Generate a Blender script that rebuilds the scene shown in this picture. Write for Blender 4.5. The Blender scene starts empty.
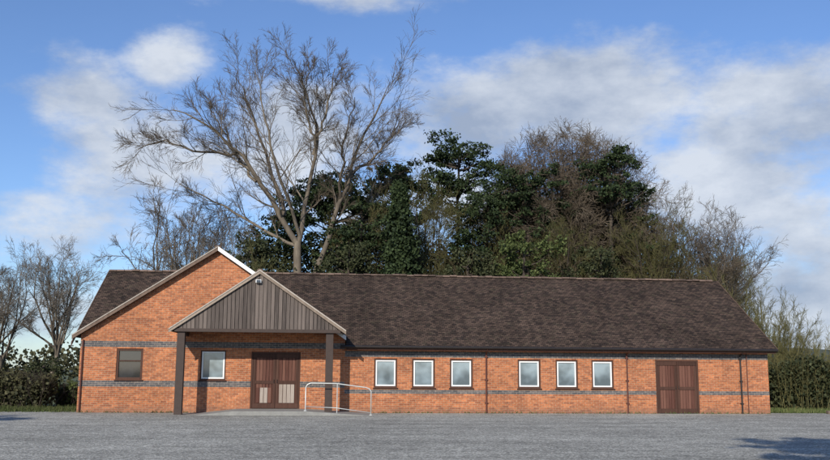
import bpy, math, random
import numpy as np
from mathutils import Vector, Matrix
random.seed(4)
R = math.radians
scene = bpy.context.scene
scene.view_settings.view_transform = 'Standard'
scene.view_settings.look = 'None'
scene.view_settings.exposure = 0

# ------------------------------------------------------------ materials
class NT:
    def __init__(s, name):
        s.m = bpy.data.materials.new(name); s.m.use_nodes = True
        s.t = s.m.node_tree; s.n = s.t.nodes; s.l = s.t.links
        s.b = s.n["Principled BSDF"]
    def new(s, k, **kw):
        x = s.n.new(k)
        for a, v in kw.items(): setattr(x, a, v)
        return x
    def link(s, a, b): s.l.new(a, b)
    def noise(s, vec, scale, detail=4, rough=.6):
        x = s.new('ShaderNodeTexNoise'); x.inputs['Scale'].default_value = scale
        x.inputs['Detail'].default_value = detail; x.inputs['Roughness'].default_value = rough
        if vec is not None: s.link(vec, x.inputs['Vector'])
        return x.outputs['Fac']
    def ramp(s, fac, stops):
        x = s.new('ShaderNodeValToRGB'); e = x.color_ramp.elements
        while len(e) < len(stops): e.new(.5)
        for i, (p, c) in enumerate(stops):
            e[i].position = p; e[i].color = (c, c, c, 1) if not hasattr(c, '__len__') else (*c, 1)
        s.link(fac, x.inputs['Fac']); return x.outputs['Color']
    def mix(s, fac, a, b, mode='MIX'):
        x = s.new('ShaderNodeMix', data_type='RGBA', blend_type=mode)
        for inp, v in ((x.inputs[0], fac), (x.inputs[6], a), (x.inputs[7], b)):
            if hasattr(v, 'is_output'): s.link(v, inp)
            elif hasattr(v, '__len__'): inp.default_value = (*v, 1)
            else: inp.default_value = v
        return x.outputs[2]
    def math(s, op, a, b=0.0, c=0.0):
        x = s.new('ShaderNodeMath', operation=op)
        for i, v in enumerate((a, b, c)):
            if hasattr(v, 'is_output'): s.link(v, x.inputs[i])
            else: x.inputs[i].default_value = v
        return x.outputs[0]
    def bump(s, h, strength=.5, dist=.01):
        x = s.new('ShaderNodeBump'); x.inputs['Strength'].default_value = strength
        x.inputs['Distance'].default_value = dist
        s.link(h, x.inputs['Height']); s.link(x.outputs[0], s.b.inputs['Normal'])
    def coord(s, w='Object'):
        return s.new('ShaderNodeTexCoord').outputs[w]

def plain(name, col, rough=.7, var=.25, scale=6, metal=0, spec=.3):
    t = NT(name); c = t.coord()
    f = t.noise(c, scale, 2)
    col2 = t.mix(f, tuple(x*(1-var) for x in col), tuple(x*(1+var) for x in col))
    t.link(col2, t.b.inputs['Base Color'])
    t.b.inputs['Roughness'].default_value = rough; t.b.inputs['Metallic'].default_value = metal
    t.b.inputs['Specular IOR Level'].default_value = spec
    return t.m

def brick_mat(name, bands):
    t = NT(name); uv = t.coord('UV')
    def br(c1, c2, mo, bias=0.0):
        x = t.new('ShaderNodeTexBrick'); t.link(uv, x.inputs['Vector'])
        x.inputs['Scale'].default_value = 1; x.inputs['Brick Width'].default_value = .225
        x.inputs['Row Height'].default_value = .075; x.inputs['Mortar Size'].default_value = .006
        x.inputs['Mortar Smooth'].default_value = .3; x.inputs['Bias'].default_value = bias
        x.inputs['Color1'].default_value = (*c1, 1); x.inputs['Color2'].default_value = (*c2, 1)
        x.inputs['Mortar'].default_value = (*mo, 1); return x
    A = br((.48, .168, .070), (.275, .092, .046), (.40, .30, .20))
    B = br((.085, .083, .088), (.20, .16, .14), (.33, .28, .23), -.4)
    sep = t.new('ShaderNodeSeparateXYZ'); t.link(uv, sep.inputs[0])
    z = sep.outputs['Y']; m = None
    for a, b in bands:
        k = t.math('MULTIPLY', t.math('GREATER_THAN', z, a), t.math('LESS_THAN', z, b))
        m = k if m is None else t.math('MAXIMUM', m, k)
    col = t.mix(m, A.outputs['Color'], B.outputs['Color'])
    n1 = t.noise(uv, .55, 5, .65); n2 = t.noise(uv, 9, 3)
    col = t.mix(1, col, t.ramp(n1, [(.3, .76), (.7, 1.15)]), 'MULTIPLY')
    col = t.mix(1, col, t.ramp(n2, [(.25, .66), (.75, 1.28)]), 'MULTIPLY')
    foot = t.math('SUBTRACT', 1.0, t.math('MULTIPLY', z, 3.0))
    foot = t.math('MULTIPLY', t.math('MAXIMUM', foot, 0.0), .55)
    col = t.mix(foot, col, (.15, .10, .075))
    t.link(col, t.b.inputs['Base Color']); t.b.inputs['Roughness'].default_value = .9
    t.b.inputs['Specular IOR Level'].default_value = .2
    t.bump(t.math('SUBTRACT', 1.0, A.outputs['Fac']), .6, .008)
    return t.m

def tile_mat():
    t = NT('roof_tiles'); uv = t.coord('UV')
    x = t.new('ShaderNodeTexBrick'); t.link(uv, x.inputs['Vector'])
    x.inputs['Scale'].default_value = 1; x.inputs['Brick Width'].default_value = .17
    x.inputs['Row Height'].default_value = .11; x.inputs['Mortar Size'].default_value = .008
    x.inputs['Mortar Smooth'].default_value = .4
    x.inputs['Color1'].default_value = (.092, .062, .047, 1); x.inputs['Color2'].default_value = (.029, .021, .018, 1)
    x.inputs['Mortar'].default_value = (.012, .010, .009, 1)
    n1 = t.noise(uv, .45, 6, .7); n2 = t.noise(uv, 3.5, 5, .7)
    col = t.mix(1, x.outputs['Color'], t.ramp(n1, [(.3, .66), (.72, 1.32)]), 'MULTIPLY')
    mp = t.new('ShaderNodeMapping'); t.link(uv, mp.inputs['Vector']); mp.inputs['Scale'].default_value = (2.2, .35, 1)
    n4 = t.noise(mp.outputs[0], 1, 5, .7)
    col = t.mix(1, col, t.ramp(n4, [(.3, .75), (.7, 1.25)]), 'MULTIPLY')
    moss = t.ramp(n2, [(.54, 0), (.74, .6)])
    col = t.mix(moss, col, (.074, .066, .040))
    sp = t.noise(uv, 14, 2, .5)
    col = t.mix(t.ramp(sp, [(.66, 0), (.74, .7)]), col, (.15, .13, .105))
    t.link(col, t.b.inputs['Base Color']); t.b.inputs['Roughness'].default_value = .9
    t.b.inputs['Specular IOR Level'].default_value = .1
    sep = t.new('ShaderNodeSeparateXYZ'); t.link(uv, sep.inputs[0])
    saw = t.math('FRACT', t.math('DIVIDE', sep.outputs['Y'], .11))
    h = t.math('SUBTRACT', t.math('SUBTRACT', 1.0, saw), x.outputs['Fac'])
    t.bump(h, .8, .014)
    return t.m

def board_mat(name, c1, c2, streak=20):
    t = NT(name); c = t.coord()
    mp = t.new('ShaderNodeMapping'); t.link(c, mp.inputs['Vector']); mp.inputs['Scale'].default_value = (streak, streak, 1.2)
    f = t.noise(mp.outputs[0], 1, 3, .7)
    g = t.new('ShaderNodeNewGeometry').outputs['Random Per Island']
    f2 = t.math('ADD', t.math('MULTIPLY', f, .65), t.math('MULTIPLY', g, .35))
    t.link(t.ramp(f2, [(.3, c1), (.7, c2)]), t.b.inputs['Base Color'])
    t.b.inputs['Roughness'].default_value = .8; t.b.inputs['Specular IOR Level'].default_value = .2
    return t.m

def leaf_mat(name, dark, light):
    t = NT(name); c = t.coord()
    g = t.new('ShaderNodeNewGeometry').outputs['Random Per Island']
    n = t.noise(c, .7, 1)
    f = t.math('ADD', t.math('MULTIPLY', g, .5), t.math('MULTIPLY', n, .5))
    t.link(t.ramp(f, [(.25, dark), (.8, light)]), t.b.inputs['Base Color'])
    t.b.inputs['Roughness'].default_value = .7; t.b.inputs['Specular IOR Level'].default_value = .15
    return t.m
def twig_mat(name, c1, c2):
    t = NT(name)
    g = t.new('ShaderNodeNewGeometry').outputs['Random Per Island']
    t.link(t.ramp(g, [(0, c1), (1, c2)]), t.b.inputs['Base Color'])
    t.b.inputs['Roughness'].default_value = .9; t.b.inputs['Specular IOR Level'].default_value = .1
    return t.m

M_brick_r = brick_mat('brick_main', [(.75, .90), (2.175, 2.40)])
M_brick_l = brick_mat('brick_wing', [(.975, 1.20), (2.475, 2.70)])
M_tile = tile_mat()
M_ridge = board_mat('ridge_tile', (.06, .042, .033), (.19, .13, .10), 3)
M_frame = board_mat('brown_stained_wood', (.045, .022, .016), (.085, .042, .03))
M_door = board_mat('door_boards', (.075, .030, .022), (.15, .07, .05))
M_post = plain('dark_post', (.05, .034, .028), .7)
M_clad = board_mat('weathered_cladding', (.060, .048, .042), (.155, .125, .108))
M_barge = board_mat('tan_bargeboard', (.17, .13, .10), (.30, .24, .19), 6)
M_bargeb = board_mat('brown_bargeboard', (.09, .058, .042), (.18, .125, .095), 6)
M_cap = board_mat('pale_verge_cap', (.24, .205, .17), (.40, .35, .30), 6)
M_white = plain('white_paint', (.72, .72, .70), .5, .08)
M_slat = board_mat('pale_slats', (.26, .21, .175), (.46, .40, .35))
M_gutter = plain('black_plastic', (.022, .018, .017), .4)
M_pipe = plain('brown_pipe', (.10, .035, .024), .5)
M_soffit = plain('dark_soffit', (.02, .016, .014), .8)
M_metal = plain('galvanised_steel', (.55, .55, .52), .4, .1, metal=.3)
M_conc2 = plain('pale_concrete_ramp', (.23, .225, .21), .9, .25, 5)
M_bark = board_mat('bark', (.075, .060, .046), (.20, .165, .125), 3)
M_twig_br = twig_mat('twig_brown', (.085, .066, .048), (.17, .135, .10))
M_twig_gy = twig_mat('twig_grey', (.095, .080, .066), (.20, .175, .15))
M_bark_dk = plain('bark_dark', (.055, .043, .033), .9, .35, 2)
M_twig_olive = twig_mat('twig_olive', (.07, .066, .030), (.145, .130, .055))
M_twig_green = twig_mat('twig_yellow_green', (.10, .095, .04), (.19, .17, .075))
M_twig_rus = twig_mat('twig_russet', (.070, .055, .034), (.135, .105, .060))
M_wood = board_mat('fence_wood', (.10, .075, .055), (.22, .17, .13))
M_pine = leaf_mat('pine_needles', (.009, .017, .008), (.048, .068, .026))
M_ivy = leaf_mat('ivy_leaves', (.025, .038, .012), (.10, .12, .04))
M_hedge = leaf_mat('hedge_leaves', (.016, .022, .010), (.065, .070, .032))
M_hedge_b = leaf_mat('hedge_brown', (.026, .028, .013), (.095, .088, .045))
M_under = leaf_mat('undergrowth_leaves', (.014, .020, .009), (.060, .066, .028))

def glass_mat(name, col, spec=.6):
    t = NT(name); c = t.coord('UV')
    f = t.noise(c, 1.3, 2)
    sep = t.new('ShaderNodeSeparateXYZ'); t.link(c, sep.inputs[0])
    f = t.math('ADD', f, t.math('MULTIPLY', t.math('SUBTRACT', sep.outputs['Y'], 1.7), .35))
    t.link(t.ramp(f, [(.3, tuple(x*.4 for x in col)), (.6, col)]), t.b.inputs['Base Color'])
    t.b.inputs['Roughness'].default_value = .05; t.b.inputs['Specular IOR Level'].default_value = spec
    return t.m
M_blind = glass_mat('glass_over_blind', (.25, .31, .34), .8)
M_glass_dk = glass_mat('glass_dark', (.035, .035, .04), .8)

# ------------------------------------------------------------ mesh helpers
class MB:
    def __init__(s): s.v = []; s.f = []; s.mi = []; s.mats = []
    def mat(s, m):
        if m not in s.mats: s.mats.append(m)
        return s.mats.index(m)
    def face(s, pts, m):
        i = len(s.v); s.v += [tuple(p) for p in pts]
        s.f.append(tuple(range(i, i+len(pts)))); s.mi.append(s.mat(m))
    def box(s, a, b, m):
        x0, y0, z0 = a; x1, y1, z1 = b
        P = [(x0,y0,z0),(x1,y0,z0),(x1,y1,z0),(x0,y1,z0),(x0,y0,z1),(x1,y0,z1),(x1,y1,z1),(x0,y1,z1)]
        s.hexa(P, m)
    def hexa(s, P, m):
        i = len(s.v); s.v += [tuple(p) for p in P]
        for q in ((3,2,1,0),(4,5,6,7),(0,1,5,4),(1,2,6,5),(2,3,7,6),(3,0,4,7)):
            s.f.append(tuple(i+k for k in q)); s.mi.append(s.mat(m))
    def tube(s, pts, r, m, n=10, cap=True):
        pts = [Vector(p) for p in pts]; i0 = len(s.v); mi = s.mat(m)
        for k, p in enumerate(pts):
            if k == 0: t = pts[1]-p
            elif k == len(pts)-1: t = p-pts[k-1]
            else: t = (pts[k+1]-p).normalized()+(p-pts[k-1]).normalized()
            t.normalize(); a = t.cross(Vector((.13, .97, .2))).normalized(); b = t.cross(a)
            for j in range(n):
                q = 2*math.pi*j/n; s.v.append(tuple(p+(a*math.cos(q)+b*math.sin(q))*r))
        for k in range(len(pts)-1):
            for j in range(n):
                s.f.append((i0+k*n+j, i0+k*n+(j+1) % n, i0+(k+1)*n+(j+1) % n, i0+(k+1)*n+j)); s.mi.append(mi)
        if cap:
            s.f.append(tuple(i0+j for j in range(n))); s.mi.append(mi)
            s.f.append(tuple(i0+(len(pts)-1)*n+j for j in range(n))); s.mi.append(mi)
    def obj(s, name, parent=None, smooth=False, bevel=0):
        me = bpy.data.meshes.new(name); me.from_pydata(s.v, [], s.f); me.update()
        for m in s.mats: me.materials.append(m)
        me.polygons.foreach_set('material_index', s.mi)
        uvl = me.uv_layers.new(name='UVMap')
        for p in me.polygons:
            n = p.normal
            if abs(n.z) > .98: t = Vector((1, 0, 0)); b = Vector((0, 1, 0))
            else:
                t = Vector((0, 0, 1)).cross(n).normalized(); b = n.cross(t)
            for li in p.loop_indices:
                c = me.vertices[me.loops[li].vertex_index].co
                uvl.data[li].uv = (c.dot(t)+50, c.dot(b))
            if smooth: p.use_smooth = True
        o = bpy.data.objects.new(name, me); scene.collection.objects.link(o)
        if parent: o.parent = parent
        if bevel:
            bv = o.modifiers.new('b', 'BEVEL'); bv.width = bevel; bv.segments = 2; bv.limit_method = 'ANGLE'
        return o

def empty(name, loc, rz=0):
    e = bpy.data.objects.new(name, None); scene.collection.objects.link(e)
    e.location = loc; e.rotation_euler = (0, 0, rz); return e

# ------------------------------------------------------------ BUILDING
YAW = R(5.9)
H = empty('brick_village_hall', (0, 36, 0), YAW)

UL, UR, UG = -12.82, 14.66, -2.73   # left corner, right corner, end of gabled wing
DEP = 10.0

def wall(name, u0, u1, z0, z1, holes, m, extra=None, thick=.12):
    b = MB()
    us = sorted({u0, u1, *[h[0] for h in holes], *[h[1] for h in holes]})
    zs = sorted({z0, z1, *[h[2] for h in holes], *[h[3] for h in holes]})
    for i in range(len(us)-1):
        for j in range(len(zs)-1):
            cu = (us[i]+us[i+1])/2; cz = (zs[j]+zs[j+1])/2
            if any(h[0] < cu < h[1] and h[2] < cz < h[3] for h in holes): continue
            b.face([(us[i],0,zs[j]),(us[i+1],0,zs[j]),(us[i+1],0,zs[j+1]),(us[i],0,zs[j+1])], m)
    for a, c, d, e in holes:
        b.face([(a,0,d),(a,thick,d),(a,thick,e),(a,0,e)], m)
        b.face([(c,0,d),(c,0,e),(c,thick,e),(c,thick,d)], m)
        b.face([(a,0,e),(a,thick,e),(c,thick,e),(c,0,e)], m)
        b.face([(a,0,d),(c,0,d),(c,thick,d),(a,thick,d)], m)
    if extra: extra(b)
    return b.obj(name, H)

wins_r = [(-1.58,-.67),(-.08,.83),(1.43,2.35),(4.17,5.10),(5.72,6.63),(7.20,8.11)]
WZ0, WZ1 = .98, 2.12
holes_r = [(a, c, WZ0, WZ1) for a, c in wins_r] + [(9.86, 11.67, 0, 2.16)]
holes_l = [(-11.46, -10.47, 1.24, 2.42), (-8.30, -7.33, 1.24, 2.38), (-6.36, -4.46, .16, 2.34)]
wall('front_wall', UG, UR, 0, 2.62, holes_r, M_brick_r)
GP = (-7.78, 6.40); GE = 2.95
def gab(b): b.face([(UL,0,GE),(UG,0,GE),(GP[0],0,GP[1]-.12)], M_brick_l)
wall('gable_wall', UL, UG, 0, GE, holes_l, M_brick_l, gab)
b = MB()
RZ = 5.95; RV = 5.0
b.face([(UR,0,0),(UR,DEP,0),(UR,DEP,2.62),(UR,RV,RZ-.08),(UR,0,2.62)], M_brick_r)
b.face([(UL,DEP,0),(UL,0,0),(UL,0,2.62),(UL,RV,RZ-.08),(UL,DEP,2.62)], M_brick_r)
b.face([(UR,DEP,0),(UL,DEP,0),(UL,DEP,2.62),(UR,DEP,2.62)], M_brick_r)
b.obj('side_walls', H)

def slab(b, p0, p1, p2, p3, m, th=.09):
    n = (Vector(p1)-Vector(p0)).cross(Vector(p3)-Vector(p0)).normalized()
    if n.z < 0: n = -n
    P = [Vector(p)-n*th for p in (p0, p1, p2, p3)]+[Vector(p) for p in (p0, p1, p2, p3)]
    b.hexa(P, m)
UO0, UO1 = -13.05, 14.90
sl = (RZ-2.62)/(RV+.38)
b = MB()
slab(b, (UG+.03,-.38,2.62),(UO1,-.38,2.62),(UO1,RV,RZ),(UG+.03,RV,RZ), M_tile)
slab(b, (UO0,.12,2.62+sl*.5),(UG+.03,.12,2.62+sl*.5),(UG+.03,RV,RZ),(UO0,RV,RZ), M_tile)
slab(b, (UO1,DEP+.38,2.62),(UO0,DEP+.38,2.62),(UO0,RV,RZ),(UO1,RV,RZ), M_tile)
b.obj('main_roof', H)
b = MB()
GL, GR = UL-.28, UG+.02
slab(b, (GL,-.22,2.90),(GP[0],-.22,GP[1]),(GP[0],DEP,GP[1]),(GL,DEP,2.90), M_tile)
slab(b, (GR,-.22,2.96),(GP[0],-.22,GP[1]),(GP[0],DEP,GP[1]),(GR,DEP,2.96), M_tile)
b.obj('wing_roof', H)
PP = (-6.02, 5.33); PL, PR, PEZ, PV = -9.27, -2.76, 3.10, -1.78
b = MB()
slab(b, (PL,PV,PEZ),(PP[0],PV,PP[1]),(PP[0],2.5,PP[1]),(PL,2.5,PEZ), M_tile)
slab(b, (PR,PV,PEZ),(PP[0],PV,PP[1]),(PP[0],2.5,PP[1]),(PR,2.5,PEZ), M_tile)
b.obj('porch_roof', H)

b = MB()
def ridge(b, p0, p1, L=.33, r=.11):
    p0 = Vector(p0); p1 = Vector(p1); d = (p1-p0); n = int(d.length/L); d.normalize()
    side = d.cross(Vector((0,0,1)))
    for i in range(n):
        a = p0+d*(i*L); c = p0+d*((i+1)*L-.016); rr = r+random.uniform(-.012,.012)
        dz = random.uniform(-.01, .014)
        ring = []
        for q in (a, c):
            for k in range(6):
                t = math.pi*k/5
                ring.append(q+side*math.cos(t)*rr*1.2+Vector((0,0,math.sin(t)*rr*.75-.045+dz)))
        i0 = len(b.v); b.v += [tuple(x) for x in ring]; mi = b.mat(M_ridge)
        for k in range(5): b.f.append((i0+k,i0+k+1,i0+7+k,i0+6+k)); b.mi.append(mi)
        b.f.append(tuple(i0+k for k in range(6))); b.mi.append(mi)
        b.f.append(tuple(i0+11-k for k in range(6))); b.mi.append(mi)
ridge(b, (UO0,RV,RZ+.02), (UO1,RV,RZ+.02))
ridge(b, (GP[0],-.22,GP[1]+.02), (GP[0],DEP,GP[1]+.02))
ridge(b, (PP[0],PV,PP[1]+.02), (PP[0],1.5,PP[1]+.02))
b.obj('ridge_tiles', H)

def barge(b, p0, p1, v, h, th, m, up=.03):
    (a, z0), (c, z1) = p0, p1
    b.hexa([(a,v-th,z0-h),(c,v-th,z1-h),(c,v,z1-h),(a,v,z0-h),(a,v-th,z0+up),(c,v-th,z1+up),(c,v,z1+up),(a,v,z0+up)], m)
b = MB()
barge(b, (GL,2.90), (GP[0],GP[1]), -.222, .15, .035, M_bargeb, .0)
barge(b, (GL,2.90), (GP[0],GP[1]), -.259, .02, .02, M_cap, .03)
barge(b, (GP[0]+.004,GP[1]), (GR,2.96), -.222, .15, .035, M_white, .02)
barge(b, (PL,PEZ), (PP[0],PP[1]), PV-.002, .13, .035, M_barge, 0)
barge(b, (PP[0]+.004,PP[1]), (PR,PEZ), PV-.002, .13, .035, M_barge, 0)
barge(b, (PL,PEZ), (PP[0],PP[1]), PV-.040, .02, .02, M_cap, .03)
barge(b, (PP[0]+.004,PP[1]), (PR,PEZ), PV-.040, .02, .02, M_cap, .03)
for uu in (UO0-.032, UO1+.002):
    b.hexa([(uu,-.38,2.50),(uu+.03,-.38,2.50),(uu+.03,RV,RZ-.12),(uu,RV,RZ-.12),
            (uu,-.38,2.64),(uu+.03,-.38,2.64),(uu+.03,RV,RZ+.02),(uu,RV,RZ+.02)], M_bargeb)
b.obj('bargeboards', H)

b = MB()
b.box((UG+.05,-.34,2.46),(UO1-.05,-.005,2.50), M_soffit)
b.box((UG+.05,-.36,2.44),(UO1-.05,-.342,2.58), M_frame)
b.obj('soffit', H)
b = MB()
b.tube([(UG-.2,-.43,2.56),(UO1,-.43,2.56)], .055, M_gutter)
for u in (2.88, 8.65): b.tube([(u,-.42,2.54),(u,-.30,2.44),(u,-.06,2.34),(u,-.06,.03)], .032, M_pipe, 8)
b.tube([(13.45,-.42,2.54),(13.45,-.30,2.44),(13.45,-.06,2.34),(13.45,-.06,.03)], .036, M_gutter, 8)
b.tube([(13.72,-.06,2.5),(13.72,-.06,.03)], .02, M_pipe, 8)
for u in (2.88, 8.65, 13.45):
    for z in (.4, 1.3, 2.2): b.box((u-.06,-.085,z),(u+.06,-.004,z+.035), M_pipe if u < 13 else M_gutter)
b.tube([(-12.72,-.06,2.75),(-12.72,-.06,.03)], .03, M_pipe, 8)
b.obj('gutter_and_downpipes', H, smooth=False)

def window(name, u0, u1, z0, z1, pane, two=False, inner=M_white, fw=.065, iw=.055):
    b = MB(); v0, v1 = .03, .10
    b.box((u0,v0,z0),(u0+fw,v1,z1), M_frame); b.box((u1-fw,v0,z0),(u1,v1,z1), M_frame)
    b.box((u0+fw,v0,z1-fw),(u1-fw,v1,z1), M_frame); b.box((u0+fw,v0,z0),(u1-fw,v1,z0+fw), M_frame)
    a, c, d, e = u0+fw, u1-fw, z0+fw, z1-fw; w = iw
    if inner:
        b.box((a,.04,d),(a+w,.095,e), inner); b.box((c-w,.04,d),(c,.095,e), inner)
        b.box((a+w,.04,e-w),(c-w,.095,e), inner); b.box((a+w,.04,d),(c-w,.095,d+w), inner)
    else: w = 0
    if two:
        zz = d+(e-d)*.62
        b.box((a+w,.045,zz-.025),(c-w,.095,zz+.025), M_frame)
    b.face([(a+w,.085,d+w),(c-w,.085,d+w),(c-w,.085,e-w),(a+w,.085,e-w)], pane)
    b.box((u0-.04,-.05,z0-.045),(u1+.04,.03,z0-.002), M_frame)
    b.obj(name, H, bevel=.004)
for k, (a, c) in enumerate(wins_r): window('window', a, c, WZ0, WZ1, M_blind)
window('window', *holes_l[0], M_glass_dk, True, None, .085)
window('window', *holes_l[1], M_blind, False, M_white, .05)

def door(name, u0, u1, z0, z1, pale=False):
    b = MB(); fw = .07
    b.box((u0,.02,z0),(u0+fw,.11,z1), M_frame); b.box((u1-fw,.02,z0),(u1,.11,z1), M_frame)
    b.box((u0+fw,.02,z1-fw),(u1-fw,.11,z1), M_frame)
    b.box((u0+fw,.095,z0),(u1-fw,.11,z1-fw), M_soffit)
    mid = (u0+u1)/2
    for lf, (a, c) in enumerate(((u0+fw+.01, mid-.008), (mid+.008, u1-fw-.01))):
        n = 7; w = (c-a)/n
        for k in range(n):
            b.box((a+k*w+.007,.06,z0+.02),(a+(k+1)*w-.007,.09,z1-fw-.01), M_door)
        b.box((a,.035,z1-fw-.16),(c,.058,z1-fw-.01), M_frame)
        b.box((a,.035,z0+.02),(c,.058,z0+.2), M_frame)
        b.box((a,.035,z0+.95),(c,.058,z0+1.07), M_frame)
        b.box((a,.032,z0+.2),(a+.09,.056,z1-.25), M_frame); b.box((c-.09,.032,z0+.2),(c,.056,z1-.25), M_frame)
        if pale:
            lo, hi = (.22, .93) if lf else (.22, .80)
            for k in range(4):
                ww = (c-a-.26)/4
                b.box((a+.13+k*ww+.008,.03,z0+lo),(a+.13+(k+1)*ww-.01,.055,z0+hi), M_slat if lf or k in (1, 2) else M_door)
        hx = mid-.06 if lf == 0 else mid+.06
        b.tube([(hx,.0,z0+.98),(hx,.0,z0+1.12)], .010, M_gutter, 8)
        b.box((hx-.015,0,z0+.99),(hx+.015,.035,z0+1.02), M_gutter)
    b.obj(name, H)
door('entrance_door', -6.36, -4.46, .16, 2.34, True)
door('side_door', 9.86, 11.67, .0, 2.16)

b = MB()
for u in (-8.83, -3.36):
    b.box((u-.14,-1.66,0),(u+.14,-1.38,3.03), M_post)
b.box((PL+.12,-1.67,3.03),(PR-.12,-1.37,3.13), M_post)
for u in (-8.83, -3.36): b.box((u-.06,-1.37,2.9),(u+.06,0,3.03), M_post)
b.obj('porch_posts_and_beams', H, bevel=.01)
b = MB()
w = .145; psl = (PP[1]-PEZ)/(PP[0]-PL); u = PL+.35
while u < PR-.35:
    def zt(x): return PP[1]-.07-psl*abs(x-PP[0])-.03
    a, c = u+.009, min(u+w-.009, PR-.33)
    for lo, hi in ((a, min(c, PP[0])), (max(a, PP[0]), c)):
        if hi-lo < .003: continue
        th = random.uniform(0, .012)
        z0 = 3.135
        if zt(lo) > z0+.02 and zt(hi) > z0+.02:
            b.hexa([(lo,-1.72-th,z0),(hi,-1.72-th,z0),(hi,-1.69,z0),(lo,-1.69,z0),
                    (lo,-1.72-th,zt(lo)),(hi,-1.72-th,zt(hi)),(hi,-1.69,zt(hi)),(lo,-1.69,zt(lo))], M_clad)
    u += w
b.face([(PL+.3,-1.685,3.14),(PR-.3,-1.685,3.14),(PP[0],-1.685,PP[1]-.13)], M_soffit)
b.box((PL+.2,-1.745,3.02),(PR-.2,-1.675,3.14), M_post)
b.obj('porch_gable_cladding', H)
b = MB()
b.face([(PL+.1,-1.66,3.135),(PR-.1,-1.66,3.135),(PR-.1,-.02,3.135),(PL+.1,-.02,3.135)], M_soffit)
b.obj('porch_ceiling', H)
b = MB()
b.box((-6.16,-1.86,4.86),(-5.96,-1.765,4.98), M_white); b.box((-6.13,-1.90,4.87),(-5.99,-1.862,4.96), M_glass_dk)
b.box((-6.09,-1.80,4.98),(-6.03,-1.765,5.04), M_gutter)
b.obj('porch_floodlight', H)

b = MB()
def prism(b, prof, v0, v1, m):
    n = len(prof)
    b.face([(u, v0, z) for u, z in prof], m); b.face([(u, v1, z) for u, z in reversed(prof)], m)
    for i in range(n):
        (a, z0), (c, z1) = prof[i], prof[(i+1) % n]
        b.face([(a,v0,z0),(a,v1,z0),(c,v1,z1),(c,v0,z1)], m)
prism(b, [(-8.2,.006),(-1.75,.006),(-4.2,.16),(-6.8,.16)], -2.3, -.003, M_conc2)
b.obj('entrance_ramp', H)
b = MB(); r = .020
vv = -2.05
b.tube([(-4.20,vv,.14),(-4.20,vv,1.02),(-4.14,vv,1.12),(-4.02,vv,1.17),(-3.1,vv,1.16),(-2.0,vv,1.02),(-1.88,vv,.98),(-1.80,vv,.88),(-1.80,vv,.01)], r, M_metal, 10)
b.tube([(-4.20,vv,.32),(-3.1,vv,.28),(-1.80,vv,.10)], r*.8, M_metal, 8)
b.tube([(-3.05,vv,.07),(-3.05,vv,1.15)], r*.8, M_metal, 8)
b.tube([(-4.20,vv,.16),(-4.20,vv,.19)], .06, M_metal, 10); b.tube([(-1.8,vv,.01),(-1.8,vv,.04)], .06, M_metal, 10)
o = b.obj('ramp_handrail', None, True)
o.location = H.location; o.rotation_euler = (0, 0, YAW)

# ------------------------------------------------------------ GROUND
t = NT('rough_grass'); c = t.coord()
n1 = t.noise(c, .25, 5); n2 = t.noise(c, 12, 4)
col = t.ramp(n1, [(.3, (.045, .062, .018)), (.7, (.10, .11, .04))])
col = t.mix(1, col, t.ramp(n2, [(.2, .6), (.8, 1.3)]), 'MULTIPLY')
t.link(col, t.b.inputs['Base Color']); t.b.inputs['Roughness'].default_value = 1; t.bump(n2, .8, .05)
M_grass = t.m
t = NT('worn_gravelled_asphalt'); c = t.coord()
v = t.new('ShaderNodeTexVoronoi'); v.inputs['Scale'].default_value = 26; t.link(c, v.inputs['Vector'])
n1 = t.noise(c, .16, 6, .65); n2 = t.noise(c, 1.6, 8, .8); n3 = t.noise(c, 20, 3)
col = t.mix(v.outputs['Distance'], (.45, .435, .385), (.22, .214, .192))
sepc = t.new('ShaderNodeSeparateColor'); t.link(v.outputs['Color'], sepc.inputs[0])
col = t.mix(1, col, t.ramp(sepc.outputs[0], [(.0, .5), (.8, 1.15), (1, 1.7)]), 'MULTIPLY')
col = t.mix(1, col, t.ramp(n1, [(.3, .78), (.7, 1.18)]), 'MULTIPLY')
col = t.mix(1, col, t.ramp(n2, [(.3, .64), (.5, 1.0), (.7, 1.28)]), 'MULTIPLY')
mp = t.new('ShaderNodeMapping'); t.link(c, mp.inputs['Vector']); mp.inputs['Scale'].default_value = (.12, .9, 1)
mp.inputs['Rotation'].default_value = (0, 0, .12)
col = t.mix(1, col, t.ramp(t.noise(mp.outputs[0], 1, 4, .6), [(.35, .84), (.65, 1.12)]), 'MULTIPLY')
col = t.mix(t.ramp(t.noise(c, .5, 6, .8), [(.58, 0), (.72, .4)]), col, (.14, .145, .10))
t.link(col, t.b.inputs['Base Color']); t.b.inputs['Roughness'].default_value = .95
t.b.inputs['Specular IOR Level'].default_value = .1
t.bump(t.math('ADD', n3, v.outputs['Distance']), .6, .018)
M_asph = t.m
b = MB(); b.face([(-3000,-3000,0),(3000,-3000,0),(3000,4000,0),(-3000,4000,0)], M_grass); b.obj('ground')
b = MB(); b.face([(-38,-58,.004),(34,-58,.004),(34,.6,.004),(-38,.6,.004)], M_asph)
o = b.obj('car_park'); o.location = (0, 36, 0); o.rotation_euler = (0, 0, YAW)

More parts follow.
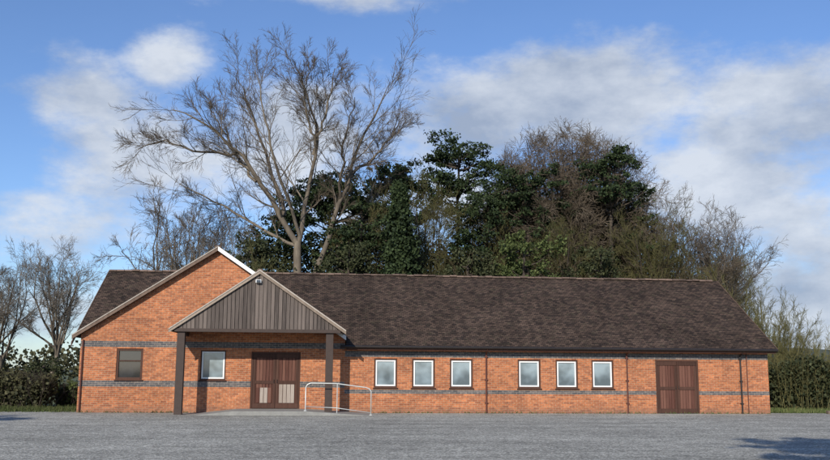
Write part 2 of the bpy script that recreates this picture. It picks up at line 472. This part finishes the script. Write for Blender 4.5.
M_hill = plain('hill_woods', (.045, .06, .06), 1, .4, .02)
b = MB(); prev = None
for i in range(0, 121):
    az = R(-60+i)
    z = 15+9*math.sin(az*7+1.2)+5*math.sin(az*19)+random.uniform(-1, 1)
    if az > .3: z += 12
    d = 900
    p = (math.sin(az)*d, math.cos(az)*d, z); q = (math.sin(az)*d*.8, math.cos(az)*d*.8, -1)
    q2 = (math.sin(az)*d*1.3, math.cos(az)*d*1.3, z*.9)
    if prev:
        b.face([prev[0], q, p, prev[1]], M_hill); b.face([prev[1], p, q2, prev[2]], M_hill)
    prev = (q, p, q2)
b.obj('distant_hills', smooth=True)

# ------------------------------------------------------------ TREES
def norm(a): return a/np.maximum(np.linalg.norm(a, axis=-1, keepdims=True), 1e-9)
class Tree:
    def __init__(s, seed): s.g = np.random.default_rng(seed); s.V = []; s.F = []; s.M = []; s.n = 0
    def emit(s, P, Rr, sides, mi=0):
        N, K, _ = P.shape
        T = np.empty_like(P); T[:, 1:-1] = P[:, 2:]-P[:, :-2]; T[:, 0] = P[:, 1]-P[:, 0]; T[:, -1] = P[:, -1]-P[:, -2]
        T = norm(T); ref = np.array([.31, .83, .12]); A = norm(np.cross(T, ref)); B = np.cross(T, A)
        q = np.arange(sides)*2*np.pi/sides
        ring = P[:, :, None, :]+Rr[:, :, None, None]*(A[:, :, None, :]*np.cos(q)[:, None]+B[:, :, None, :]*np.sin(q)[:, None])
        s.V.append(ring.reshape(-1, 3))
        base = s.n+np.arange(N)[:, None, None]*K*sides+np.arange(K-1)[None, :, None]*sides
        j = np.arange(sides)[None, None, :]; j2 = (j+1) % sides
        f = np.stack([base+j, base+j2, base+sides+j2, base+sides+j], -1).reshape(-1, 4)
        s.F.append(f); s.M.append(np.full(len(f), mi)); s.n += N*K*sides
    def leaves(s, C, size, mi=1):
        n = len(C); a = norm(s.g.normal(size=(n, 3))); b_ = norm(np.cross(a, s.g.normal(size=(n, 3))))
        sz = size*s.g.uniform(.6, 1.4, (n, 1))
        v = np.stack([C-a*sz*.5-b_*sz*.3, C+a*sz*.5-b_*sz*.35, C+a*sz*.4+b_*sz*.4, C-a*sz*.45+b_*sz*.35], 1).reshape(-1, 3)
        s.V.append(v); f = (s.n+np.arange(n*4)).reshape(-1, 4); s.F.append(f); s.M.append(np.full(n, mi)); s.n += n*4
    def kids(s, P, Rr, n, t0, t1, lf, ang, wob, up, K, rend, rk=.62, lmin=.25, absl=None, taper=.5, out=None):
        g = s.g; N, Kp, _ = P.shape
        L = np.linalg.norm(P[:, 1:]-P[:, :-1], axis=2).sum(1)
        idx = np.repeat(np.arange(N), n); m = len(idx)
        t = np.clip(t0+(t1-t0)*((np.tile(np.arange(n), N)+g.uniform(0, 1, m))/n), 0, .999)
        x = t*(Kp-1); i = np.floor(x).astype(int); fr = (x-i)[:, None]
        st = P[idx, i]*(1-fr)+P[idx, i+1]*fr
        rs = Rr[idx, i]*(1-fr[:, 0])+Rr[idx, i+1]*fr[:, 0]
        T = norm(P[idx, i+1]-P[idx, i])
        pr = norm(np.cross(T, g.normal(size=(m, 3))))
        a = g.normal(ang, ang*.25, m)[:, None]
        D = norm(np.cos(a)*T+np.sin(a)*pr)
        ln = (L[idx] if absl is None else absl)*lf*(1-taper*(t-t0)/(1-t0+1e-6))*g.uniform(.5, 1.4, m)
        ln = np.maximum(ln, lmin)
        Q = np.empty((m, K, 3)); Q[:, 0] = st
        for k in range(1, K):
            Q[:, k] = Q[:, k-1]+D*(ln/(K-1))[:, None]
            D = norm(D+wob*g.normal(size=(m, 3))+np.array([0, 0, up]))
        r0 = np.maximum(rs*rk, rend*1.2)
        RR = r0[:, None]+(rend-r0)[:, None]*np.linspace(0, 1, K)[None, :]**.8
        return Q, RR
    def mesh(s, name, mats):
        me = bpy.data.meshes.new(name); V = np.concatenate(s.V); F = np.concatenate(s.F); Mi = np.concatenate(s.M)
        me.vertices.add(len(V)); me.vertices.foreach_set('co', V.astype(np.float32).ravel())
        me.loops.add(F.size); me.loops.foreach_set('vertex_index', F.astype(np.int32).ravel())
        me.polygons.add(len(F)); me.polygons.foreach_set('loop_start', np.arange(0, F.size, 4, dtype=np.int32))
        me.polygons.foreach_set('loop_total', np.full(len(F), 4, dtype=np.int32))
        for m in mats: me.materials.append(m)
        me.polygons.foreach_set('material_index', Mi.astype(np.int32)); me.update(calc_edges=True)
        return me
def put(name, me, loc, rz=0, sc=(1, 1, 1)):
    o = bpy.data.objects.new(name, me); scene.collection.objects.link(o)
    o.location = loc; o.rotation_euler = (0, 0, rz); o.scale = sc if hasattr(sc, '__len__') else (sc,)*3
    return o
def resample(pts, K, g=None, wob=0):
    pts = np.array(pts, float); d = np.r_[0, np.cumsum(np.linalg.norm(np.diff(pts, axis=0), axis=1))]
    P = np.r_[[2*pts[0]-pts[1]], pts, [2*pts[-1]-pts[-2]]]; out = []
    for q in np.linspace(0, d[-1], K):
        i = min(np.searchsorted(d, q, 'right')-1, len(pts)-2); t = (q-d[i])/(d[i+1]-d[i])
        p0, p1, p2, p3 = P[i], P[i+1], P[i+2], P[i+3]
        out.append(.5*((2*p1)+(-p0+p2)*t+(2*p0-5*p1+4*p2-p3)*t*t+(-p0+3*p1-3*p2+p3)*t**3))
    out = np.array(out)
    if wob: out[1:-1] += g.normal(0, wob, (K-2, 3))
    return out

# --- the tall spreading bare tree behind the entrance (local origin at its foot)
T = Tree(11); K = 12
def L(*p): return [(x+6.9, y, z) for x, y, z in p]
limbs = [
 (L((-6.9,0,0),(-7.0,0,5),(-7.25,0,9.9)), .34, .24),
 (L((-6.5,.3,0),(-6.3,.2,4),(-6.0,0,8.1)), .30, .22),
 (L((-7.25,0,9.7),(-9.1,-.8,12.8),(-11.1,-1.2,15.5),(-13.4,-1.5,17.4),(-15.2,-1.5,18.2)), .20, .02),
 (L((-8.1,-.3,11.5),(-9.6,.9,16),(-11.0,1.4,19.5),(-11.9,1.6,21.4)), .14, .02),
 (L((-7.2,0,9.7),(-6.75,.5,13.4),(-6.3,.8,17.3),(-7.2,1.2,20.6),(-7.9,1.3,22.2)), .17, .02),
 (L((-6.5,.7,15.8),(-5.6,.1,18.8),(-5.1,-.4,21.4)), .10, .02),
 (L((-6.05,0,8.0),(-5.0,-.2,11.2),(-3.95,-.6,14.4),(-2.7,-1,17.4),(-1.6,-1.5,19.9)), .19, .02),
 (L((-4.05,-.6,14.1),(-2.0,.6,16.2),(-.9,1.4,18.3)), .11, .02),
 (L((-7.2,0,9.6),(-10.7,1.5,11.4),(-13.4,2.4,13.2),(-15.6,2.6,14.2)), .12, .02),
 (L((-11.1,-1.2,15.4),(-13.0,-2.4,15.2),(-15.2,-3,15.7),(-16.6,-3.2,15.1)), .09, .02),
 (L((-6.0,0,8.6),(-3.6,1.8,11.4),(-2.6,3,14.5),(-2.8,3.5,17)), .10, .02),
 (L((-7.1,0,10.2),(-8.2,-2.2,13.8),(-9,-3.5,17.2),(-9.6,-4,20.0)), .12, .02),
 (L((-9.8,-1,13.6),(-12.0,.6,16.6),(-13.4,1.2,19.2)), .10, .02),
 (L((-6.4,.8,16.5),(-6.9,-1.0,18.8),(-6.6,-2.0,21.2)), .08, .02),
 (L((-4.6,-.3,12.4),(-4.3,-2.0,15.5),(-3.6,-3.0,18.6)), .10, .02),
]
PP_, RR_ = [], []
for pts, r0, r1 in limbs:
    PP_.append(resample(pts, K, T.g, .09 if r1 < .1 else .03)); RR_.append(np.linspace(1, 0, K)**.85*(r0-r1)+r1)
PP_ = np.array(PP_); RR_ = np.array(RR_); T.emit(PP_, RR_, 9)
up_ = PP_[2:]; ur_ = RR_[2:]
a1, r1 = T.kids(up_, ur_, 12, .15, .97, .30, .62, .09, .05, 8, .012, .48, taper=.15); T.emit(a1, r1, 5)
a2, r2 = T.kids(a1, r1, 7, .15, 1, .48, .58, .10, .04, 6, .008, .55, taper=.3); T.emit(a2, r2, 4, 1)
a3, r3 = T.kids(a2, r2, 5, .15, 1, .55, .52, .11, .03, 4, .0065, .65, .4, taper=.3); T.emit(a3, r3, 3, 1)
a4, r4 = T.kids(a3, r3, 3, .15, .95, .6, .5, .12, .03, 3, .0055, .8, .3); T.emit(a4, r4, 3, 1)
put('tall_bare_tree', T.mesh('tall_bare_tree', [M_bark, M_twig_br]), (-6.9, 55, 0), 0, (.98, .98, .96))

def bare(seed, h, rad, fork=.3, nl=10, tr=.3, droop=.06, den=(10, 6, 5, 2), tw=.007, spread=.65, ivy=0, wob=.12):
    T = Tree(seed); g = T.g
    tk = resample([(0,0,0),(g.normal(0,.15),g.normal(0,.15),h*fork*.5),(g.normal(0,.3),g.normal(0,.3),h*fork),(g.normal(0,.5),g.normal(0,.5),h*fork*1.7)], 9, g, .04)[None]
    tr_ = np.linspace(tr, tr*.45, 9)[None]; T.emit(tk, tr_, 8)
    P = []; Rl = []
    for i in range(nl):
        az = i*2.399+g.uniform(-.3, .3); e = g.uniform(.15, 1.0) if i > 1 else .1
        tt = g.uniform(.5, 1); s0 = tk[0, int(tt*8)]
        tip = np.array([math.cos(az)*rad*e**.7, math.sin(az)*rad*e**.7, h*(fork+(1-fork)*math.sqrt(max(0, 1-(e*.88)**2))*g.uniform(.85, 1))])*np.array([.93, .93, .95])
        mid = s0*.5+tip*.5+np.array([0, 0, (tip[2]-s0[2])*g.uniform(-.12, .12)])+g.normal(0, rad*.06, 3)
        P.append(resample([s0, mid, tip], 9, g, rad*.014)); Rl.append(np.linspace(tr*.4, .022, 9))
    P = np.array(P); Rl = np.array(Rl); T.emit(P, Rl, 6)
    b1, c1 = T.kids(P, Rl, den[0], .18, 1, .38, spread, wob*.8, droop, 7, .012, .5, taper=.3); T.emit(b1, c1, 4)
    b2, c2 = T.kids(b1, c1, den[1], .12, 1, .45, spread, wob, droop, 5, .009, .6, taper=.3); T.emit(b2, c2, 3, 1)
    b3, c3 = T.kids(b2, c2, den[2], .1, 1, .52, spread*.9, wob, droop, 3, tw, .7, .3); T.emit(b3, c3, 3, 1)
    if den[3]:
        b4, c4 = T.kids(b3, c3, den[3], .2, 1, .6, spread*.9, wob, droop, 3, tw*.8, .8, .25); T.emit(b4, c4, 3, 1)
    if ivy:
        src = np.concatenate([tk[0], P[:, :6].reshape(-1, 3)])
        C = src[g.integers(0, len(src), ivy)]+g.normal(0, .38, (ivy, 3)); T.leaves(C, .15, 2)
    return T
def thicket(seed, h, rad, stems, m):
    T = Tree(seed); g = T.g; P = []; Rl = []
    for i in range(stems):
        az = g.uniform(0, 6.28); rr = rad*math.sqrt(g.uniform()); s0 = np.array([math.cos(az)*rr*.5, math.sin(az)*rr*.5, 0])
        tip = np.array([math.cos(az)*rr*1.1, math.sin(az)*rr*1.1, h*g.uniform(.6, 1)*(1-.3*(rr/rad)**2)])
        P.append(resample([s0, (s0*.6+tip*.4)+g.normal(0, .2, 3), tip], 8, g, .06)); Rl.append(np.linspace(.055, .010, 8))
    P = np.array(P); Rl = np.array(Rl); T.emit(P, Rl, 5)
    b1, c1 = T.kids(P, Rl, 13, .2, 1, .26, .5, .1, .08, 5, .009, .6); T.emit(b1, c1, 3)
    b2, c2 = T.kids(b1, c1, 6, .1, 1, .5, .5, .14, .06, 4, .007, .7, .3); T.emit(b2, c2, 3)
    b3, c3 = T.kids(b2, c2, 3, .1, 1, .6, .5, .14, .05, 3, .006, .8, .3); T.emit(b3, c3, 3)
    return T.mesh('thicket', [m])

# rounded dome crown: limbs spread evenly over a dome, dense fine twigs towards the outside
def dome_tree(seed, h, rad, zc, nl, den, mats):
    T = Tree(seed); g = T.g
    tk = resample([(0,0,0),(.1,0,h*.2),(-.1,.1,h*.36)], 7, g, .03)[None]; T.emit(tk, np.linspace(.45, .34, 7)[None], 8)
    P = []; Rl = []
    for i in range(nl):
        ce = -.25+1.25*(i+.5)/nl; az = i*2.399
        se = math.sqrt(max(0, 1-ce*ce)); k = g.uniform(.82, .92)
        tip = np.array([math.cos(az)*rad*se*k, math.sin(az)*rad*se*k, zc+(h-zc)*ce*k])
        s0 = tk[0, g.integers(3, 7)]; mid = s0*.5+tip*.5+g.normal(0, .35, 3)+np.array([0, 0, .5*(1-abs(ce))])
        P.append(resample([s0, mid, tip], 10, g, .10)); Rl.append(np.linspace(.13, .022, 10))
    P = np.array(P); Rl = np.array(Rl); T.emit(P, Rl, 6)
    b1, c1 = T.kids(P, Rl, den[0], .35, .97, 1, .8, .14, .0, 6, .012, .5, absl=1.8, taper=.3); T.emit(b1, c1, 4)
    b2, c2 = T.kids(b1, c1, den[1], .15, 1, 1, .8, .16, .0, 5, .010, .6, absl=1.0, taper=.3); T.emit(b2, c2, 3, 1)
    b3, c3 = T.kids(b2, c2, den[2], .1, 1, 1, .7, .18, .0, 3, .009, .7, absl=.6, taper=.2); T.emit(b3, c3, 3, 1)
    b4, c4 = T.kids(b3, c3, den[3], .2, 1, 1, .6, .18, .0, 2, .008, .8, absl=.38, taper=.2); T.emit(b4, c4, 3, 1)
    return T.mesh('round_bare_tree', mats)
oak = dome_tree(21, 18.7, 6.5, 11.8, 66, (11, 7, 6, 2), [M_bark_dk, M_twig_br])
put('round_bare_tree', oak, (10.3, 60, 0))
ash = bare(22, 12, 4.2, .28, 12, .24, .05).mesh('bare_tree', [M_bark, M_twig_gy])
ash2 = bare(26, 12, 4.4, .22, 14, .22, .04).mesh('bare_tree', [M_bark, M_twig_br])
ash_ol = bare(25, 12, 3.6, .25, 13, .22, .09, ivy=1500).mesh('olive_bare_tree', [M_bark_dk, M_twig_olive, M_ivy])
put('bare_tree', ash2, (-16.0, 60, 0), 1, (1.05, 1, 1.10))
put('bare_tree', ash, (-12.6, 58, 0), 2.2, (.9, .9, .96))
put('bare_tree', ash, (-24.0, 60, 0), 2.9, (.84, .84, .80))
put('bare_tree', ash2, (-28.6, 63, 0), 4.1, (.80, .80, .80))
put('bare_tree', ash2, (16.8, 57, 0), 5.1, (.95, .95, 1.02))
put('bare_tree', ash, (18.9, 56, 0), 3.4, (.95, .95, .93))
put('olive_bare_tree', ash_ol, (19.6, 58, 0), .4, (.9, .9, .82))
put('olive_bare_tree', ash_ol, (.4, 56, 0), 1.4, (.85, .85, 1.10))
put('olive_bare_tree', ash_ol, (-3.3, 57, 0), 2.4, (.8, .8, 1.04))
put('olive_bare_tree', ash_ol, (14.6, 55, 0), 3.3, (.9, .9, .98))
put('olive_bare_tree', ash_ol, (4.9, 58, 0), 4.4, (.9, .9, 1.04))
put('olive_bare_tree', ash_ol, (9.4, 55, 0), 5.6, (.85, .85, .90))

th_ol = thicket(31, 9.5, 3.2, 26, M_twig_olive)
th_gr = thicket(32, 8.3, 3.6, 26, M_twig_green)
th_dk = thicket(33, 10, 3.2, 24, M_twig_rus)
nm = {'twig_olive': 'thicket_shrub', 'twig_yellow_green': 'willow_shrub', 'twig_russet': 'hazel_shrub'}
for x, y, s, r_, me in ((-11.5,56,.88,0,th_dk),(-9.2,53,.88,1,th_ol),(-5,56,.96,2,th_ol),(-1.6,56,1.0,3,th_dk),(1.4,52,.90,4,th_ol),(4.4,55,.94,5,th_dk),
        (7.6,54,.90,0.5,th_dk),(10.4,53,.88,1.5,th_ol),(13.4,53,.88,2.5,th_ol),(16.2,52,.9,3.5,th_dk),(18.2,53,.9,4.5,th_ol),(20.4,53,.84,5.5,th_gr),(21.9,52,.60,.2,th_gr),
        (-3.3,60,1.1,.8,th_dk),(8.9,61,1.1,1.8,th_ol),(14.8,60,1.05,2.8,th_dk),(-13.8,52,.66,.3,th_dk)):
    put(nm[me.materials[0].name], me, (x, y, 0), r_, s)

def pine(seed, h, crown_lo, rad, clumps, mat=M_pine, cr=1.0, trunk=.22, n=420, size=.115, lean=0, flat=.5):
    T = Tree(seed); g = T.g
    tk = resample([(0,0,0),(lean*.4,.1,h*.45),(lean,.0,h*.95)], 10, g, .05)[None]; T.emit(tk, np.linspace(trunk, .06, 10)[None], 8)
    C = []; P = []
    for i in range(clumps):
        z = crown_lo+(h-.5-crown_lo)*g.uniform(0, 1)**.8; f = (z-crown_lo)/(h-crown_lo); env = rad*(.35+.65*math.sin(math.pi*min(1, .25+.72*f)))
        az = i*2.4+g.uniform(-.5, .5); rr = env*math.sqrt(g.uniform(.05, 1))*g.uniform(.8, 1.2)
        c = np.array([math.cos(az)*rr+lean*z/h, math.sin(az)*rr, z]); q = cr*g.uniform(.35, 1.0)
        for s_ in range(6):
            o = g.normal(0, 1, 3)*np.array([q, q, q*flat])*.62; k = max(20, int(n/6*q*q*1.5))
            C.append(c+o+g.normal(size=(k, 3))*np.array([q, q, q*flat])*.24)
        zb = max(z-rr*.5, 1); base = np.array([lean*zb/h, 0, zb]); P.append(resample([base, (base+c)/2+[0,0,-.15], c], 5))
    P = np.array(P); T.emit(P, np.tile(np.linspace(.06, .015, 5), (len(P), 1)), 4)
    T.leaves(np.concatenate(C), size); return T.mesh('pine', [M_bark_dk, mat])
def cone(seed, h, rad, n, mat):
    T = Tree(seed); g = T.g
    T.emit(resample([(0,0,0),(0,0,h*.5),(0,0,h*.97)], 6)[None], np.linspace(.2, .03, 6)[None], 6)
    C = []
    for i in range(260):
        f = g.uniform(.05, 1)**.8; z = h*f; rr = rad*(1-f)**.75*g.uniform(.4, 1.2)+.1; az = g.uniform(0, 6.28)
        m = n//260; tt = g.uniform(.2, 1, (m, 1))
        c = np.array([math.cos(az), math.sin(az), 0])*rr*tt+np.array([0, 0, z])+np.array([0, 0, -.35])*rr*tt
        C.append(c+g.normal(0, .15, (m, 3)))
    T.leaves(np.concatenate(C), .13); return T.mesh('conifer', [M_bark_dk, mat])
put('scots_pine', pine(41, 17.4, 12.2, 2.5, 42, cr=1.0, lean=.3), (2.6, 59, 0))
put('scots_pine', pine(42, 15.2, 10.5, 3.2, 50, cr=1.0), (-5.8, 60, 0))
put('scots_pine', pine(43, 15.9, 9.6, 2.4, 44, cr=.95), (-1.3, 60, 0))
put('scots_pine', pine(44, 14.9, 11.2, 2.2, 32, cr=.9), (7.1, 56, 0))
put('scots_pine', pine(45, 15.7, 11.4, 2.0, 30, cr=.9), (12.2, 55, 0))
put('scots_pine', pine(46, 12.2, 6.0, 2.6, 44, cr=1.0), (-8.6, 59, 0))
put('scots_pine', pine(47, 13.4, 6.5, 2.6, 50, cr=1.0), (4.6, 56.5, 0))
put('scots_pine', pine(54, 12.4, 6.0, 2.6, 44, cr=1.0), (9.2, 57, 0))
put('scots_pine', pine(55, 12.2, 6.0, 2.4, 40, cr=1.0), (13.8, 57, 0))
put('scots_pine', pine(56, 12.6, 6.0, 2.6, 44, cr=1.0), (-3.4, 56, 0))
# dense-crowned pines beside and behind the photographer: their shadows reach the car park
sh = pine(61, 12.4, 9.6, 1.7, 20, cr=.95, size=.14)
put('scots_pine', sh, (3.0, -.8, 0), 0)
put('scots_pine', sh, (-20.6, 9, 0), 1.9, 1.0)
put('yew_tree', cone(48, 12.4, 2.3, 36000, M_pine), (-.9, 51.5, 0))
put('holly_tree', pine(49, 9.4, 3.5, 1.9, 36, M_ivy, .8, flat=.9), (6.2, 50.5, 0))
put('holly_tree', pine(50, 9.2, 3.0, 1.8, 34, M_hedge, .8, flat=.9), (-3.9, 53, 0))
put('holly_tree', pine(51, 9.0, 3.0, 2.0, 34, M_hedge, .8, flat=.9), (10.8, 52, 0))
put('holly_tree', pine(52, 8.8, 3.0, 2.0, 34, M_hedge, .8, flat=.9), (3.2, 53, 0))
put('holly_tree', pine(53, 9.8, 3.0, 2.2, 40, M_hedge, .85, flat=.9), (-9.8, 55, 0))
put('holly_tree', pine(57, 2.6, .3, 1.5, 22, M_hedge_b, .65, flat=.9), (-28.0, 56, 0))
put('holly_tree', pine(58, 2.3, .3, 1.2, 20, M_hedge, .65, flat=.9), (-23.2, 57, 0))

T = Tree(60); g = T.g; C = []
for i in range(520):
    x = g.uniform(-13, 20.5); z = g.uniform(.5, 11.2 if -10 < x < 15 else 7.4)*g.uniform(.75, 1); y = g.uniform(57, 63); q = g.uniform(.6, 1.3)
    C.append(np.array([x, y, z])+g.normal(size=(190, 3))*q*.55)
T.leaves(np.concatenate(C), .16, 0); put('woodland_undergrowth', T.mesh('undergrowth', [M_under]), (0, 0, 0))
T = Tree(62); g = T.g; C = []
for i in range(420):
    x = g.uniform(-95, 95); z = g.uniform(.2, 3.2)*(1+.35*math.sin(x*.23)+.2*math.sin(x*.7)); q = g.uniform(.8, 1.8)
    C.append(np.array([x, g.uniform(118, 130), z])+g.normal(size=(90, 3))*q*.6)
T.leaves(np.concatenate(C), .42, 0); put('distant_woodland', T.mesh('distant_woodland', [M_hedge_b]), (0, 0, 0))

# ------------------------------------------------------------ hedges, edging
def hedge(name, x0, x1, y0, y1, h, n, mats, seed, ragged=.25, size=.11):
    T = Tree(seed); g = T.g
    C = np.stack([g.uniform(x0, x1, n), g.uniform(y0, y1, n), np.zeros(n)], 1)
    top = h*(1+ragged*(.5*np.sin(C[:, 0]*2.1+seed)+.35*np.sin(C[:, 0]*5.3+C[:, 1]*2)))
    C[:, 2] = top*g.uniform(0, 1, n)**.6
    C += g.normal(0, .08, C.shape); C[:, 2] = np.abs(C[:, 2]); T.leaves(C, size, 0)
    m = 700; s = np.stack([g.uniform(x0, x1, m), g.uniform(y0, y1, m), np.zeros(m)], 1)
    e = s+np.stack([g.normal(0, .25, m), g.normal(0, .15, m), h*g.uniform(.8, 1.2, m)], 1)
    P = np.stack([s, (s+e)/2+g.normal(0, .08, (m, 3)), e], 1); T.emit(P, np.tile(np.array([.02, .014, .006]), (m, 1)), 3, 1)
    a, r = T.kids(P, np.tile(np.array([.02, .014, .006]), (m, 1)), 6, .3, 1, .3, .6, .2, .1, 3, .005, .6, .15); T.emit(a, r, 3, 1)
    put(name, T.mesh(name, mats), (0, 0, 0))
hedge('hedge', -30, -15.6, 38.5, 40.0, 1.3, 24000, [M_hedge_b, M_bark_dk], 1)
hedge('laurel_hedge', 16.0, 27, 40.5, 42.5, 2.1, 27000, [M_hedge, M_twig_olive], 2, .2)
hedge('low_hedge', -15.8, -13.2, 40.5, 41.5, .8, 4000, [M_ivy, M_bark_dk], 3)
b = MB()
b.hexa([(17.0,37.6,0),(21.5,38.0,0),(21.48,38.2,0),(16.98,37.8,0),(17.0,37.6,.14),(21.5,38.0,.14),(21.48,38.2,.14),(16.98,37.8,.14)], M_wood)
b.obj('timber_edging', bevel=.02)
T = Tree(70); g = T.g
pts = []
for x0, x1, y0, y1, n in ((-30, -12.9, 34.6, 37.5, 5200), (15.2, 27, 38.3, 40.2, 3200)):
    pts.append(np.stack([g.uniform(x0, x1, n), g.uniform(y0, y1, n), np.zeros(n)], 1))
n = 420; u = g.uniform(-12.8, 14.6, n); u = u[(u < -8.4) | (u > -1.6)]; n = len(u); vv_ = -np.abs(g.normal(0, .07, n))-.01
pts.append(np.stack([u*math.cos(YAW)-vv_*math.sin(YAW), 36+u*math.sin(YAW)+vv_*math.cos(YAW), np.zeros(n)], 1))
nw = n
s = np.concatenate(pts); m = len(s)
s[:-nw, 1] += np.where(s[:-nw, 0] < 0, (s[:-nw, 0]+13)*.1+.2, 0)
hh = g.uniform(.06, .22, m); hh[-nw:] *= .5
e = s+np.stack([g.normal(0, .05, m), g.normal(0, .05, m), hh], 1)
T.emit(np.stack([s, e], 1), np.tile(np.array([.018, .003]), (m, 1)), 3)
put('grass_verge', T.mesh('grass_verge', [leaf_mat('grass_blades', (.05, .075, .02), (.14, .15, .06))]), (0, 0, 0))

# ------------------------------------------------------------ SKY + SUN
EL, AZ = R(27), R(-163)
w = bpy.data.worlds.new("World"); scene.world = w; w.use_nodes = True
nt = w.node_tree; ns = nt.nodes; bg = ns['Background']
class WT(NT):
    def __init__(s): s.t = nt; s.n = ns; s.l = nt.links
W = WT()
sky = W.new('ShaderNodeTexSky'); sky.sky_type = 'NISHITA'; sky.sun_disc = False
sky.sun_elevation = EL; sky.sun_rotation = AZ; sky.altitude = 100
sky.air_density = 1.0; sky.dust_density = .4; sky.ozone_density = 2.0
vec = W.coord('Generated')
def vm(op, a, bb=None):
    x = W.new('ShaderNodeVectorMath', operation=op)
    for i, q in enumerate((a, bb)):
        if q is None: continue
        if hasattr(q, 'is_output'): W.link(q, x.inputs[i])
        else: x.inputs[i].default_value = q
    return x
mp = vm('MULTIPLY', vec, (1, 1, 1.9)).outputs[0]
nz = W.noise(mp, 5.5, 9, .63)
nzs = W.noise(vm('ADD', mp, (1.1, 5.7, 2.4)).outputs[0], 5.5, 6, .6)
mask = None
for az, el, sx, sz, wt in ((-16.4,19,3.2,2.4,.95),(-22,16.5,6,3.0,.85),(-17,12.5,10,3.6,.95),(-6,15,8,4,.95),(3,15.5,8,4.5,1.05),(12,16.5,11,4.4,1.1),(22,15.5,9,4.6,1.1),
                           (20,10,13,5.5,1.1),(3,10,14,4,.8),(-23,8.5,6,3,.85),(-4,23.5,9,1.4,.7),(24,4,14,5,1.0),(-24,3,9,3,.7),(60,18,30,14,.8),(-70,20,30,12,.7)):
    a, e = R(az), R(el); c = (math.sin(a)*math.cos(e), math.cos(a)*math.cos(e), math.sin(e))
    d = vm('SUBTRACT', vec, c).outputs[0]; s_, z_ = 1/R(sx), 1/R(sz)
    ln = vm('LENGTH', vm('MULTIPLY', d, (s_, s_, z_)).outputs[0]).outputs['Value']
    mr = W.new('ShaderNodeMapRange', interpolation_type='SMOOTHSTEP'); W.link(ln, mr.inputs[0])
    mr.inputs[1].default_value = 0; mr.inputs[2].default_value = 1.4; mr.inputs[3].default_value = wt; mr.inputs[4].default_value = 0
    mask = mr.outputs[0] if mask is None else W.math('MAXIMUM', mask, mr.outputs[0])
f = W.math('ADD', W.math('MULTIPLY', mask, .36), nz)
mr = W.new('ShaderNodeMapRange', interpolation_type='SMOOTHSTEP'); W.link(f, mr.inputs[0])
mr.inputs[1].default_value = .57; mr.inputs[2].default_value = .86; mr.inputs[3].default_value = .02; mr.inputs[4].default_value = .95
sf = W.math('ADD', W.math('MULTIPLY', nzs, .7), W.math('MULTIPLY', nz, .3))
shade = W.ramp(sf, [(.40, (3.3, 4.0, 5.3)), (.60, (6.7, 7.2, 8.0))])
skyc = W.mix(1, sky.outputs[0], (.92, 1.10, 1.42), 'MULTIPLY')
col = W.mix(mr.outputs[0], skyc, shade)
W.link(col, bg.inputs['Color']); bg.inputs['Strength'].default_value = .105

sun = bpy.data.lights.new('sun', 'SUN'); sun.energy = 5.0; sun.angle = R(.5); sun.color = (1, .94, .83)
so = bpy.data.objects.new('sun', sun); scene.collection.objects.link(so)
d = Vector((math.sin(AZ)*math.cos(EL), math.cos(AZ)*math.cos(EL), math.sin(EL)))
so.rotation_euler = d.to_track_quat('Z', 'Y').to_euler(); so.location = (0, -20, 40)

cam = bpy.data.cameras.new('camera'); cam.sensor_width = 36; cam.lens = 39.04; cam.clip_end = 6000
co = bpy.data.objects.new('camera', cam); scene.collection.objects.link(co)
co.matrix_world = Matrix.Translation((0, 0, 1.6)) @ Matrix.Rotation(R(98.97), 4, 'X') @ Matrix.Rotation(R(.38), 4, 'Z')
scene.camera = co
